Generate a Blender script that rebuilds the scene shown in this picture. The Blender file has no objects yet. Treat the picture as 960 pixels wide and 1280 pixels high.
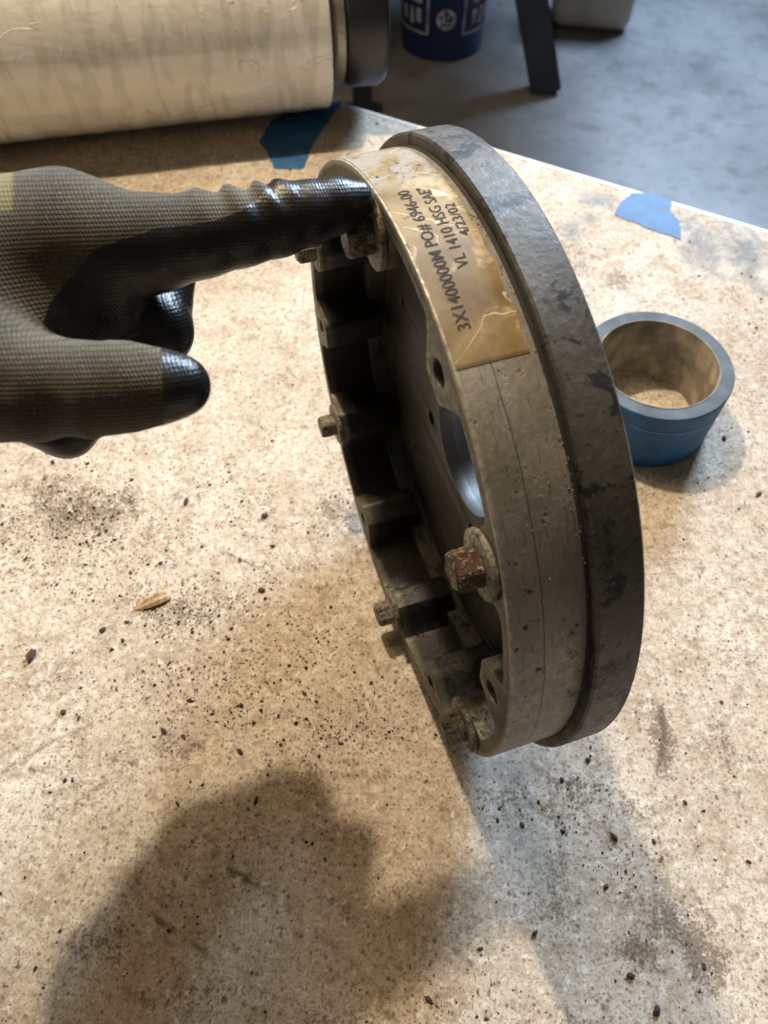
import bpy, bmesh, math, random
import numpy as np
from mathutils import Matrix, Vector

random.seed(7); rng = np.random.default_rng(11)
MM = 0.001
scene = bpy.context.scene
COL = scene.collection

# ------------------------------------------------------------------ camera
CAM_H = 394.0; FPX = 924.0
R_ = np.array([0.99992653, 0.01020723, 0.00653847])
U_ = np.array([-0.01212184, 0.84199084, 0.53935562])
F_ = np.array([0.0, 0.53939525, -0.84205271])
cam = bpy.data.cameras.new('camera'); camo = bpy.data.objects.new('camera', cam); COL.objects.link(camo)
cam.sensor_fit = 'VERTICAL'; cam.sensor_height = 36.0; cam.sensor_width = 27.0
cam.lens = FPX / 1280 * 36; cam.clip_start = 0.01; cam.clip_end = 60
M = Matrix.Identity(4)
for i in range(3):
    M[i][0] = R_[i]; M[i][1] = U_[i]; M[i][2] = -F_[i]
M[2][3] = CAM_H * MM
camo.matrix_world = M
cam.dof.use_dof = True; cam.dof.focus_distance = 0.285; cam.dof.aperture_fstop = 14.0
scene.camera = camo

# ------------------------------------------------------------------ light
world = bpy.data.worlds.new('World'); scene.world = world; world.use_nodes = True
bg = world.node_tree.nodes['Background']
bg.inputs[0].default_value = (1.0, 0.86, 0.68, 1); bg.inputs[1].default_value = 0.07

def lamp(name, kind, loc, target, energy, color, size, size_y=None):
    l = bpy.data.lights.new(name, kind); l.energy = energy; l.color = color
    if kind == 'AREA':
        l.shape = 'RECTANGLE' if size_y else 'DISK'; l.size = size
        if size_y: l.size_y = size_y
    else:
        l.shadow_soft_size = size
    o = bpy.data.objects.new(name, l); COL.objects.link(o); o.location = loc
    o.rotation_euler = (Vector(target) - Vector(loc)).to_track_quat('-Z', 'Y').to_euler()
    return o
# warm work lamp hanging behind and to the left, cool daylight door behind
lamp('work_lamp', 'AREA', (-0.309, 0.803, 1.20), (0.0, 0.2, 0.1), 14.0, (1.0, 0.83, 0.61), 0.05)
lamp('daylight_door', 'AREA', (1.55, 3.72, 2.0), (0.0, 0.2, 0.0), 345.0, (0.62, 0.79, 1.0), 1.2, 1.2)
lamp('overhead_fill', 'AREA', (-0.6, 1.5, 2.6), (0.0, 0.3, 0.0), 44.0, (1.0, 0.72, 0.41), 1.6, 1.6)  # added warm fill from above that softens the dark shadows, no known lamp

vs = scene.view_settings
vs.view_transform = 'Standard'; vs.look = 'None'; vs.gamma = 1.0; vs.use_curve_mapping = False; vs.exposure = 0.0
scene.render.engine = 'CYCLES'

# ------------------------------------------------------------------ helpers
def ray(px, py):
    return R_ * (px - 480) / FPX - U_ * (py - 640) / FPX + F_
def plane(px, py, z=0.0):                       # a place on the level surface z (mm)
    d = ray(px, py); t = (z - CAM_H) / d[2]
    return np.array([d[0] * t, d[1] * t, z])
def at_depth(px, py, zc):
    return np.array([0, 0, CAM_H]) + ray(px, py) * zc
def to_px(P):                                    # (n,3) mm -> photo measure
    v = P - np.array([0, 0, CAM_H]); z = v @ F_
    return np.stack([480 + FPX * (v @ R_) / z, 640 - FPX * (v @ U_) / z], 1)

def tag(o, label=None, cat=None, group=None, kind=None):
    if label: o['label'] = label
    if cat: o['category'] = cat
    if group: o['group'] = group
    if kind: o['kind'] = kind
    return o
def empty(name, loc=(0, 0, 0), rot=None):
    o = bpy.data.objects.new(name, None); COL.objects.link(o); o.empty_display_size = 0.02
    if rot is not None:
        m = rot.to_4x4(); m.translation = Vector(loc) * MM; o.matrix_world = m
    else:
        o.location = Vector(loc) * MM
    return o
def link(name, me, mat=None, parent=None, loc=(0, 0, 0), smooth=None):
    o = bpy.data.objects.new(name, me); COL.objects.link(o)
    if mat is not None and not me.materials: me.materials.append(mat)
    if parent: o.parent = parent
    o.location = Vector(loc) * MM
    if smooth is not None: shade(me, smooth)
    return o
def shade(me, deg=40):
    me.polygons.foreach_set('use_smooth', [True] * len(me.polygons))
    me.set_sharp_from_angle(angle=math.radians(deg))
def mesh(name, verts, faces):                    # mm
    me = bpy.data.meshes.new(name)
    me.from_pydata([tuple(np.array(v) * MM) for v in verts], [], faces); me.update(); return me
def bm_mesh(name, bm):
    for v in bm.verts: v.co *= MM
    bmesh.ops.recalc_face_normals(bm, faces=bm.faces)
    me = bpy.data.meshes.new(name); bm.to_mesh(me); bm.free(); return me
def lathe(name, prof, n=96, closed=True):        # prof [(r,z)], about local z
    vs_, fs = [], []
    m = len(prof)
    for i in range(n):
        a = 2 * math.pi * i / n
        for r, z in prof: vs_.append((r * math.cos(a), r * math.sin(a), z))
    for i in range(n):
        j = (i + 1) % n
        for k in range(m if closed else m - 1):
            l = (k + 1) % m
            fs.append((i * m + k, j * m + k, j * m + l, i * m + l))
    me = mesh(name, vs_, fs)
    bm = bmesh.new(); bm.from_mesh(me)
    bmesh.ops.remove_doubles(bm, verts=bm.verts, dist=1e-7)
    bmesh.ops.recalc_face_normals(bm, faces=bm.faces); bm.to_mesh(me); bm.free()
    return me
def ring_extrude(name, loops, z0, z1, bevel=0.4): # flat outline with holes, extruded (mm)
    cu = bpy.data.curves.new(name, 'CURVE'); cu.dimensions = '2D'; cu.fill_mode = 'BOTH'
    for lp in loops:
        sp = cu.splines.new('POLY'); sp.points.add(len(lp) - 1); sp.use_cyclic_u = True
        for p, (x, y) in zip(sp.points, lp): p.co = (x * MM, y * MM, 0, 1)
    cu.extrude = ((z1 - z0) / 2 - bevel) * MM; cu.bevel_depth = bevel * MM; cu.bevel_resolution = 1; cu.offset = -bevel * MM
    o = bpy.data.objects.new('tmp', cu); COL.objects.link(o)
    dg = bpy.context.evaluated_depsgraph_get()
    me = bpy.data.meshes.new_from_object(o.evaluated_get(dg)); me.name = name
    bpy.data.objects.remove(o); bpy.data.curves.remove(cu)
    me.transform(Matrix.Translation((0, 0, (z0 + z1) / 2 * MM)))
    bm = bmesh.new(); bm.from_mesh(me); bmesh.ops.remove_doubles(bm, verts=bm.verts, dist=1e-6)
    bmesh.ops.recalc_face_normals(bm, faces=bm.faces); bm.to_mesh(me); bm.free()
    return me
def circle(r, n=160, cx=0, cy=0):
    return [(cx + r * math.cos(2 * math.pi * i / n), cy + r * math.sin(2 * math.pi * i / n)) for i in range(n)]

# ---- materials
class NT:
    def __init__(s, name):
        s.m = bpy.data.materials.new(name); s.m.use_nodes = True; s.t = s.m.node_tree; s.n = s.t.nodes
        s.b = s.n['Principled BSDF']
    def node(s, typ, **kw):
        n = s.n.new(typ)
        for k, v in kw.items(): setattr(n, k, v)
        return n
    def put(s, sock, v):
        if hasattr(v, 'links') or isinstance(v, bpy.types.NodeSocket): s.t.links.new(v, sock)
        elif isinstance(v, (tuple, list)): sock.default_value = tuple(v) + ((1,) if len(v) == 3 and sock.type == 'RGBA' else ())
        else: sock.default_value = v
    def coord(s, scale=(1, 1, 1), kind='Object', loc=(0, 0, 0), rot=(0, 0, 0)):
        tc = s.node('ShaderNodeTexCoord'); mp = s.node('ShaderNodeMapping')
        s.t.links.new(tc.outputs[kind], mp.inputs[0]); mp.inputs['Scale'].default_value = scale
        mp.inputs['Location'].default_value = loc; mp.inputs['Rotation'].default_value = rot
        return mp.outputs[0]
    def noise(s, vec, scale, detail=4, rough=0.55, dist=0.0):
        n = s.node('ShaderNodeTexNoise'); s.put(n.inputs['Vector'], vec)
        n.inputs['Scale'].default_value = scale; n.inputs['Detail'].default_value = detail
        n.inputs['Roughness'].default_value = rough; n.inputs['Distortion'].default_value = dist
        return n.outputs[0]
    def voro(s, vec, scale, feat='F1', out='Distance', rnd=1.0):
        n = s.node('ShaderNodeTexVoronoi', feature=feat); s.put(n.inputs['Vector'], vec)
        n.inputs['Scale'].default_value = scale; n.inputs['Randomness'].default_value = rnd
        return n.outputs[out]
    def ramp(s, v, a, b, lo=0.0, hi=1.0):
        n = s.node('ShaderNodeMapRange'); n.interpolation_type = 'SMOOTHSTEP'
        s.put(n.inputs[0], v); s.put(n.inputs[1], a); s.put(n.inputs[2], b); s.put(n.inputs[3], lo); s.put(n.inputs[4], hi)
        return n.outputs[0]
    def math(s, op, a, b=0.0, c=0.0):
        n = s.node('ShaderNodeMath', operation=op); s.put(n.inputs[0], a); s.put(n.inputs[1], b); s.put(n.inputs[2], c); return n.outputs[0]
    def mix(s, f, a, b, mode='MIX'):
        n = s.node('ShaderNodeMix', data_type='RGBA', blend_type=mode)
        s.put(n.inputs[0], f); s.put(n.inputs[6], a); s.put(n.inputs[7], b); return n.outputs[2]
    def attr(s, name, out=0):
        n = s.node('ShaderNodeAttribute', attribute_name=name); return n.outputs[out]
    def sep(s, v):
        n = s.node('ShaderNodeSeparateXYZ'); s.put(n.inputs[0], v); return n.outputs
    def bump(s, h, strength=0.3, dist=0.001):
        n = s.node('ShaderNodeBump'); s.put(n.inputs['Height'], h); n.inputs['Strength'].default_value = strength; n.inputs['Distance'].default_value = dist
        s.t.links.new(n.outputs[0], s.b.inputs['Normal']); return n
    def out(s, **kw):
        for k, v in kw.items(): s.put(s.b.inputs[k.replace('_', ' ')], v)
        return s.m
def obj_random(nt):
    return nt.node('ShaderNodeObjectInfo').outputs['Random']

def plain(name, col, rough=0.6, metal=0.0, var=0.25, scale=120, bump=0.0):
    t = NT(name); c = t.coord(); n = t.noise(c, scale, 5)
    dark = tuple(x * (1 - var) for x in col); lite = tuple(min(1, x * (1 + var)) for x in col)
    if bump: t.bump(t.noise(c, scale * 4, 3), bump, 0.0006)
    return t.out(Base_Color=t.mix(t.ramp(n, .3, .7), dark, lite), Roughness=rough, Metallic=metal)

def mat_two(name, a, b, scale, lo, hi, rough=.75):
    t = NT(name); c = t.coord(); return t.out(Base_Color=t.mix(t.ramp(t.noise(c, scale, 4, .6), lo, hi), a, b), Roughness=rough)
def mat_rim():                                   # scuffed cast aluminium, outer band and face
    t = NT('cast_aluminium'); c = t.coord(); x, y, z = t.sep(c)
    ang = t.math('ARCTAN2', y, x); r = t.math('SQRT', t.math('ADD', t.math('MULTIPLY', x, x), t.math('MULTIPLY', y, y)))
    band = t.node('ShaderNodeCombineXYZ'); t.put(band.inputs[0], t.math('MULTIPLY', ang, 0.02)); t.put(band.inputs[1], t.math('MULTIPLY', z, 1.0)); t.put(band.inputs[2], t.math('MULTIPLY', r, 1.0))
    streak = t.noise(band.outputs[0], 900, 4, .6)
    big = t.noise(c, 28, 6, .6); fine = t.noise(c, 420, 5, .65); pit = t.noise(c, 170, 6, .7)
    base = t.mix(t.ramp(big, .3, .7), (.205, .198, .182), (.37, .36, .335))
    base = t.mix(t.math('MULTIPLY', t.ramp(streak, .52, .68), .45), base, (.10, .088, .066))
    base = t.mix(t.math('MULTIPLY', t.ramp(fine, .52, .75), .5), base, (.40, .37, .31))
    base = t.mix(t.ramp(pit, .615, .66), base, (.06, .05, .038))
    # oily olive film on the face and inside, away from the outer band
    inside = t.ramp(r, .1228, .1248, 1.0, 0.0)
    olive = t.mix(t.ramp(big, .35, .65), (.045, .043, .028), (.105, .10, .068))
    olive = t.mix(t.math('MULTIPLY', t.ramp(fine, .55, .75), .4), olive, (.20, .19, .14))
    base = t.mix(t.math('MULTIPLY', inside, .93), base, olive)
    deep = t.ramp(z, .0015, .006)  # shade of the hollow put into the colour: near black behind the face
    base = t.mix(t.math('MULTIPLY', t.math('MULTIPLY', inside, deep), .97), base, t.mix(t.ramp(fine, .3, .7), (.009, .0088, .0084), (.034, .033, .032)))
    # parting line round the band and worn front corner
    ln = t.math('ABSOLUTE', t.math('SUBTRACT', z, t.math('ADD', .0105, t.math('MULTIPLY', t.noise(c, 60, 3), .0012))))
    base = t.mix(t.math('MULTIPLY', t.ramp(ln, .0001, .00035, .7, 0), t.math('SUBTRACT', 1.0, inside)), base, (.045, .04, .03))
    edge = t.math('MULTIPLY', t.ramp(z, .0003, .0017, 1, 0), t.ramp(r, .1243, .1250))
    base = t.mix(t.math('MULTIPLY', edge, t.ramp(t.noise(c, 240, 5, .7), .42, .56)), base, (.46, .43, .36))
    h = t.math('ADD', t.math('MULTIPLY', fine, .5), t.math('ADD', t.math('MULTIPLY', streak, .35), t.math('MULTIPLY', t.ramp(pit, .58, .68), -.8)))
    t.bump(h, .45, .0008)
    return t.out(Base_Color=base, Roughness=t.ramp(fine, .3, .7, .42, .68), Metallic=.35)
def mat_flange():
    t = NT('darkened_flange_metal'); c = t.coord(); x, y, z = t.sep(c)
    big = t.noise(c, 24, 6, .65); fine = t.noise(c, 380, 5, .65); patch = t.noise(c, 55, 4, .7, .6)
    ang = t.math('ARCTAN2', y, x)
    sc = t.node('ShaderNodeCombineXYZ'); t.put(sc.inputs[0], t.math('MULTIPLY', ang, .16)); t.put(sc.inputs[1], z); t.put(sc.inputs[2], 0.3)
    scr = t.noise(sc.outputs[0], 190, 5, .75, 1.5)
    base = t.mix(t.ramp(big, .3, .7), (.055, .054, .050), (.125, .123, .116))
    base = t.mix(t.math('MULTIPLY', t.ramp(fine, .5, .75), .4), base, (.19, .185, .17))
    base = t.mix(t.math('MULTIPLY', t.ramp(patch, .54, .585), .85), base, (.016, .018, .026))
    base = t.mix(t.math('MULTIPLY', t.ramp(scr, .58, .63), .75), base, (.02, .02, .026))
    base = t.mix(t.math('MULTIPLY', t.ramp(t.noise(c, 75, 3), .70, .74), .7), base, (.12, .03, .02))
    t.bump(t.math('ADD', fine, t.math('MULTIPLY', scr, .8)), .3, .0007)
    return t.out(Base_Color=base, Roughness=t.ramp(fine, .3, .7, .4, .6), Metallic=.3)
def mat_plate():
    t = NT('olive_grimed_plate'); c = t.coord(); x, y, z = t.sep(c)
    r = t.math('SQRT', t.math('ADD', t.math('MULTIPLY', x, x), t.math('MULTIPLY', y, y)))
    big = t.noise(c, 30, 6, .65); fine = t.noise(c, 350, 5)
    base = t.mix(t.ramp(big, .3, .7), (.022, .023, .018), (.056, .056, .045))
    base = t.mix(t.math('MULTIPLY', t.ramp(t.noise(c, 60, 5, .7), .56, .62), .6), base, (.03, .03, .024))
    bare = t.ramp(r, .0302, .0312, 1, 0)
    base = t.mix(bare, base, (.20, .20, .20))
    t.bump(fine, .3, .0006)
    return t.out(Base_Color=base, Roughness=.5, Metallic=.3)
def mat_bolt():
    t = NT('corroded_bolt'); c = t.coord(); ri = obj_random(t)
    cc = t.node('ShaderNodeVectorMath', operation='ADD'); t.put(cc.inputs[0], c); t.put(cc.inputs[1], ri)
    v = cc.outputs[0]
    n1 = t.noise(v, 260, 6, .7); n2 = t.noise(v, 620, 5, .7)
    base = t.mix(t.ramp(n1, .50, .58), (.20, .195, .155), (.080, .040, .027))
    base = t.mix(t.math('MULTIPLY', t.ramp(n2, .52, .58), .85), base, (.36, .34, .27))
    t.bump(t.math('ADD', n1, t.math('MULTIPLY', n2, .6)), .8, .0012)
    return t.out(Base_Color=base, Roughness=.62, Metallic=.3)
def mat_bolt_rust():
    t = NT('rust_crusted_bolt'); c = t.coord(); n1 = t.noise(c, 210, 6, .7); n2 = t.noise(c, 560, 5, .7)
    base = t.mix(t.ramp(n1, .42, .56), (.085, .036, .022), (.05, .026, .018))
    base = t.mix(t.math('MULTIPLY', t.ramp(n2, .55, .60), .9), base, (.42, .38, .28))
    t.bump(t.math('ADD', n1, t.math('MULTIPLY', n2, .8)), .9, .0014)
    return t.out(Base_Color=base, Roughness=.6)
def mat_label():
    t = NT('aged_gold_label'); c = t.coord(); x, y, z = t.sep(c)
    big = t.noise(c, 36, 6, .65, .4); fine = t.noise(c, 500, 4)
    base = t.mix(t.ramp(big, .3, .68), (.155, .102, .036), (.36, .265, .115))
    base = t.mix(t.math('MULTIPLY', t.ramp(t.noise(c, 70, 5, .7), .55, .66), .6), base, (.60, .51, .32))
    base = t.mix(t.math('MULTIPLY', t.ramp(t.noise(c, 95, 4, .7), .645, .67), .8), base, (.09, .06, .03))
    crease = t.math('ABSOLUTE', t.math('SUBTRACT', t.noise(c, 32, 2, .5, 1.2), .5))
    cr = t.math('MULTIPLY', t.ramp(crease, .004, .012, 1, 0), t.ramp(t.noise(c, 40, 2), .48, .56))
    base = t.mix(t.math('MULTIPLY', cr, .8), base, (.66, .58, .42))
    # scraped grey end of the label towards the top
    ang = t.math('ARCTAN2', y, x)
    scrape = t.math('MULTIPLY', t.ramp(ang, 1.36, 1.46, 1, 0), t.ramp(t.noise(c, 90, 5, .7), .40, .52))
    base = t.mix(scrape, base, (.33, .31, .27))
    dots = t.math('MULTIPLY', t.ramp(ang, 1.22, 1.30), t.math('MULTIPLY', t.ramp(ang, 1.38, 1.45, 1, 0), t.ramp(t.noise(c, 330, 3, .6), .60, .63)))
    base = t.mix(dots, base, (.03, .028, .022))
    edge = t.math('MAXIMUM', t.ramp(ang, 1.982, 1.988), 0.0)
    base = t.mix(t.math('MULTIPLY', edge, .6), base, (.08, .05, .02))
    t.bump(t.math('ADD', t.math('MULTIPLY', cr, 1.0), t.math('MULTIPLY', big, .6)), .35, .0008)
    return t.out(Base_Color=base, Roughness=t.ramp(fine, .3, .7, .42, .6), Metallic=0.0)
def mat_glove():
    t = NT('knit_glove_with_dipped_palm')
    coat = t.attr('coat', 2); k = t.sep(t.attr('knit', 1))
    coat = t.ramp(t.math('ADD', coat, t.math('MULTIPLY', t.math('SUBTRACT', t.noise(t.coord(), 900, 3), .5), .5)), .40, .60)
    u = t.math('MULTIPLY', k[0], 2 * math.pi / .92); w = t.math('MULTIPLY', k[1], 2 * math.pi / 1.25)
    row = t.math('ABSOLUTE', t.math('SINE', t.math('MULTIPLY', w, .5)))
    st = t.math('MULTIPLY', t.math('ADD', t.math('SINE', t.math('ADD', u, t.math('MULTIPLY', w, .5))), 1.0), .5)
    kn = t.math('MULTIPLY', t.math('POWER', row, .7), t.math('ADD', .22, t.math('MULTIPLY', st, .78)))
    c = t.coord(); n = t.noise(c, 45, 5, .6); fz = t.noise(c, 1600, 3)
    yarn = t.mix(t.ramp(n, .35, .68), (.046, .039, .019), (.112, .098, .056))
    yarn = t.mix(t.math('MULTIPLY', t.ramp(fz, .5, .7), .35), yarn, (.36, .34, .26))
    yarn = t.mix(t.ramp(kn, .12, .5, .82, 0), yarn, (.018, .016, .010))
    strip = t.attr('stripe', 2)
    yarn = t.mix(t.math('MULTIPLY', strip, .45), yarn, (.34, .30, .10))
    rub = t.mix(t.ramp(t.noise(c, 70, 5, .65), .45, .7), (.010, .010, .011), (.030, .024, .021))
    ribs = t.math('ADD', t.math('MULTIPLY', kn, .20), t.math('MULTIPLY', t.noise(c, 260, 4), .9))
    h = t.math('ADD', t.math('MULTIPLY', t.math('SUBTRACT', 1.0, coat), kn), t.math('MULTIPLY', coat, ribs))
    t.bump(h, .55, .0007)
    return t.out(Base_Color=t.mix(coat, yarn, rub), Roughness=t.ramp(coat, 0, 1, .9, .36), Sheen_Weight=t.ramp(coat, 0, 1, .25, 0))
def mat_table():
    t = NT('stained_bench_top'); c = t.coord()
    rot = t.coord(scale=(1, 1, 1), rot=(0, 0, -0.62))
    st = t.coord(scale=(1, .12, 1), rot=(0, 0, 0.95))
    d = t.node('ShaderNodeAttribute', attribute_name='dirt'); ds = t.sep(d.outputs[1]); spk, brn, gry = ds[0], ds[1], ds[2]
    scr = t.attr('scratch', 2)
    n1 = t.noise(c, 9, 6, .6); n2 = t.noise(c, 42, 6, .65); n3 = t.noise(c, 230, 5, .65); n4 = t.noise(c, 700, 4, .6)
    n5 = t.noise(c, 105, 6, .7, .3); n6 = t.noise(t.coord(loc=(3, 7, 1)), 330, 5, .7)
    base = t.mix(t.ramp(n1, .32, .68), (.55, .465, .36), (.73, .66, .55))
    base = t.mix(t.math('MULTIPLY', t.ramp(n2, .44, .68), .55), base, (.42, .325, .22))
    base = t.mix(t.math('MULTIPLY', t.ramp(n5, .50, .66), .62), base, (.31, .235, .16))
    base = t.mix(t.math('MULTIPLY', t.ramp(n3, .46, .34), .6), base, (.90, .85, .76))
    base = t.mix(t.math('MULTIPLY', t.ramp(n3, .50, .66), .45), base, (.33, .25, .165))
    base = t.mix(t.math('MULTIPLY', t.ramp(n6, .54, .64), .6), base, (.20, .15, .105))
    base = t.mix(t.math('MULTIPLY', t.ramp(n4, .52, .62), .6), base, (.24, .18, .13))
    # brown smears, gritty and rubbed in along one direction
    sm = t.noise(st, 80, 6, .7)
    g4 = t.math('ADD', t.math('MULTIPLY', sm, .40), t.math('ADD', t.math('MULTIPLY', n3, .30), t.math('MULTIPLY', n4, .55)))
    b = t.ramp(t.math('ADD', g4, t.math('MULTIPLY', brn, .26)), .66, .90)
    base = t.mix(t.math('MINIMUM', t.math('MULTIPLY', b, t.ramp(brn, .0, .6)), .72), base, (.135, .088, .058))
    str_ = t.math('MULTIPLY', t.ramp(t.noise(st, 150, 5, .7), .66, .73), t.ramp(n2, .46, .58))
    base = t.mix(t.math('MULTIPLY', str_, .5), base, (.17, .12, .08))
    st2 = t.coord(scale=(1, .07, 1), rot=(0, 0, -0.75)); fs = t.noise(st2, 260, 5, .7)
    base = t.mix(t.math('MULTIPLY', t.math('MULTIPLY', t.ramp(fs, .57, .68), t.ramp(n1, .42, .60)), .42), base, (.26, .19, .125))
    base = t.mix(t.math('MULTIPLY', t.ramp(t.noise(st, 330, 4, .7), .60, .70), .38), base, (.28, .21, .15))
    base = t.mix(t.math('MULTIPLY', gry, t.ramp(n5, .15, .55)), base, (.21, .225, .235))
    base = t.mix(t.math('MULTIPLY', scr, t.ramp(n3, .35, .5)), base, (.10, .068, .05))
    # specks: two sizes, more of them where swarf lies
    v1 = t.voro(c, 420); r1 = t.voro(c, 420, out='Color'); rr = t.sep(r1)[0]
    thr = t.math('SUBTRACT', 1.0, t.math('ADD', .05, t.math('MULTIPLY', spk, .50)))
    s1 = t.math('MULTIPLY', t.ramp(t.math('ADD', v1, t.math('MULTIPLY', t.math('SUBTRACT', n4, .5), 1.3)), .22, .46, 1, 0), t.math('GREATER_THAN', rr, thr))
    v2 = t.voro(c, 170); r2 = t.sep(t.voro(c, 170, out='Color'))[1]
    thr2 = t.math('SUBTRACT', 1.0, t.math('ADD', .004, t.math('MULTIPLY', spk, .13)))
    wob = t.math('ADD', v2, t.math('MULTIPLY', t.math('SUBTRACT', n4, .5), 1.0))
    s2 = t.math('MULTIPLY', t.ramp(wob, .16, .26, 1, 0), t.math('GREATER_THAN', r2, thr2))
    base = t.mix(t.math('MULTIPLY', s1, .72), base, t.mix(rr, (.05, .036, .032), (.14, .08, .05)))
    base = t.mix(t.math('MULTIPLY', s2, .8), base, (.055, .038, .034))
    h = t.math('SUBTRACT', t.math('ADD', t.math('MULTIPLY', n3, .6), t.math('MULTIPLY', n4, .5)), t.math('MULTIPLY', scr, .7))
    h = t.math('ADD', h, t.math('MULTIPLY', s2, .5))
    t.bump(h, .35, .0008)
    return t.out(Base_Color=base, Roughness=t.ramp(n2, .3, .7, .6, .8), Specular_IOR_Level=.3)
def mat_concrete():
    t = NT('concrete_floor'); c = t.coord()
    n1 = t.noise(c, 2.2, 6, .65); n2 = t.noise(c, 14, 6, .7); n3 = t.noise(c, 90, 4)
    base = t.mix(t.ramp(n1, .3, .7), (.085, .093, .104), (.165, .176, .19))
    base = t.mix(t.math('MULTIPLY', t.ramp(n2, .52, .7), .5), base, (.06, .062, .066))
    base = t.mix(t.math('MULTIPLY', t.ramp(t.noise(c, 7, 3), .69, .72), .7), base, (.11, .07, .045))
    t.bump(t.math('ADD', n2, n3), .2, .002)
    return t.out(Base_Color=base, Roughness=t.ramp(n2, .3, .7, .30, .55))
def mat_tape(name, col, rough=.5):
    t = NT(name); c = t.coord(); n = t.noise(c, 60, 4); w = t.noise(t.coord(scale=(1, 1, 7)), 160, 4, .6)
    base = t.mix(t.ramp(n, .3, .7), tuple(x * .75 for x in col), tuple(min(1, x * 1.2) for x in col))
    t.bump(w, .25, .0008)
    return t.out(Base_Color=base, Roughness=rough)
def mat_film():
    t = NT('stretch_film'); c = t.coord(scale=(1, 1, .35)); e = t.coord(scale=(1, 1, 4.0), rot=(.3, 0, 0)); g = t.coord(scale=(1, 1, 1), rot=(.2, .5, 0))
    n1 = t.noise(c, 20, 5, .6, .8); n2 = t.noise(e, 24, 3, .5, .4); n3 = t.noise(g, 70, 4, .6, 1.2)
    cre = t.ramp(t.math('ABSOLUTE', t.math('SUBTRACT', t.noise(g, 14, 3, .6, 1.5), .5)), 0.0, .02, 1, 0)
    cre = t.math('MULTIPLY', cre, t.ramp(t.noise(g, 9, 2), .5, .62))
    base = t.mix(t.ramp(n1, .3, .7), (.74, .73, .66), (.90, .89, .84))
    base = t.mix(t.math('MULTIPLY', t.ramp(n2, .45, .60), .5), base, (.56, .54, .45))
    base = t.mix(t.math('MULTIPLY', cre, .35), base, (.92, .91, .86))  # highlights along the creases painted into the base colour
    t.bump(t.math('ADD', t.math('MULTIPLY', n1, 1.2), t.math('ADD', t.math('MULTIPLY', cre, 1.1), t.math('MULTIPLY', n3, .25))), .42, .005)
    return t.out(Base_Color=base, Roughness=.13, Coat_Weight=1.0, Coat_Roughness=.05, Subsurface_Weight=.3, Subsurface_Radius=(.02, .018, .012), Subsurface_Scale=.5)

MT = dict(bore=plain('machined_bore_steel', (.24, .245, .25), .5, metal=.4, var=.25, scale=80),
   
    rim=mat_rim(), flange=mat_flange(), plate=mat_plate(), bolt=mat_bolt(), boltrust=mat_bolt_rust(), label=mat_label(), glove=mat_glove(),
    table=mat_table(), concrete=mat_concrete(), film=mat_film(),
    ink=plain('black_print', (.017, .014, .012), .8, var=.6, scale=900),
    seal=mat_two('red_sealant', (.012, .010, .009), (.085, .012, .010), 38, .54, .62), dark=plain('dark_gap', (.02, .019, .017), .8),
    trim=plain('pale_laminate_edge', (.66, .62, .54), .5, var=.15, scale=60),
    under=plain('bench_underside_wood', (.30, .22, .14), .7),
    bluetape=mat_tape('blue_masking_tape', (.016, .115, .30), .62), blueside=mat_tape('blue_tape_edge', (.095, .125, .155), .8),
    core=plain('cardboard_core', (.31, .265, .20), .8, var=.4, scale=70, bump=.3), tan=plain('brown_cardboard', (.33, .20, .09), .8, scale=60),
    black=plain('black_plastic', (.014, .014, .016), .35, scale=90, bump=.1), greyring=plain('grey_hub_metal', (.30, .28, .22), .4, metal=.6),
    navy=plain('navy_plastic', (.010, .026, .105), .35, var=.15, scale=12), print=plain('white_print', (.42, .44, .47), .6, var=.5, scale=30),
    steel=plain('dark_painted_steel', (.020, .026, .034), .45, scale=12), jug=plain('cloudy_plastic', (.42, .40, .33), .4, var=.15, scale=10),
    sleeve=plain('dark_work_sleeve', (.05, .05, .055), .9, scale=40), crumb=mat_two('dark_swarf', (.034, .027, .027), (.14, .075, .042), 110, .50, .68),
    rust=plain('rusty_flake', (.085, .045, .032), .8, var=.5, scale=400, bump=.5), yellow=plain('dry_sealant_crumbs', (.27, .215, .095), .85, var=.4, scale=400),
    wood=plain('pale_wood', (.42, .30, .17), .75, var=.35, scale=300, bump=.5), bandsteel=plain('bench_grey_steel', (.10, .10, .10), .5),
)

# ------------------------------------------------------------------ the floor
FZ = -850.0
me = mesh('floor', [(-9000, -5000, FZ), (9000, -5000, FZ), (9000, 9000, FZ), (-9000, 9000, FZ)], [(0, 1, 2, 3)])
tag(link('floor', me, MT['concrete']), kind='structure')

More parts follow.
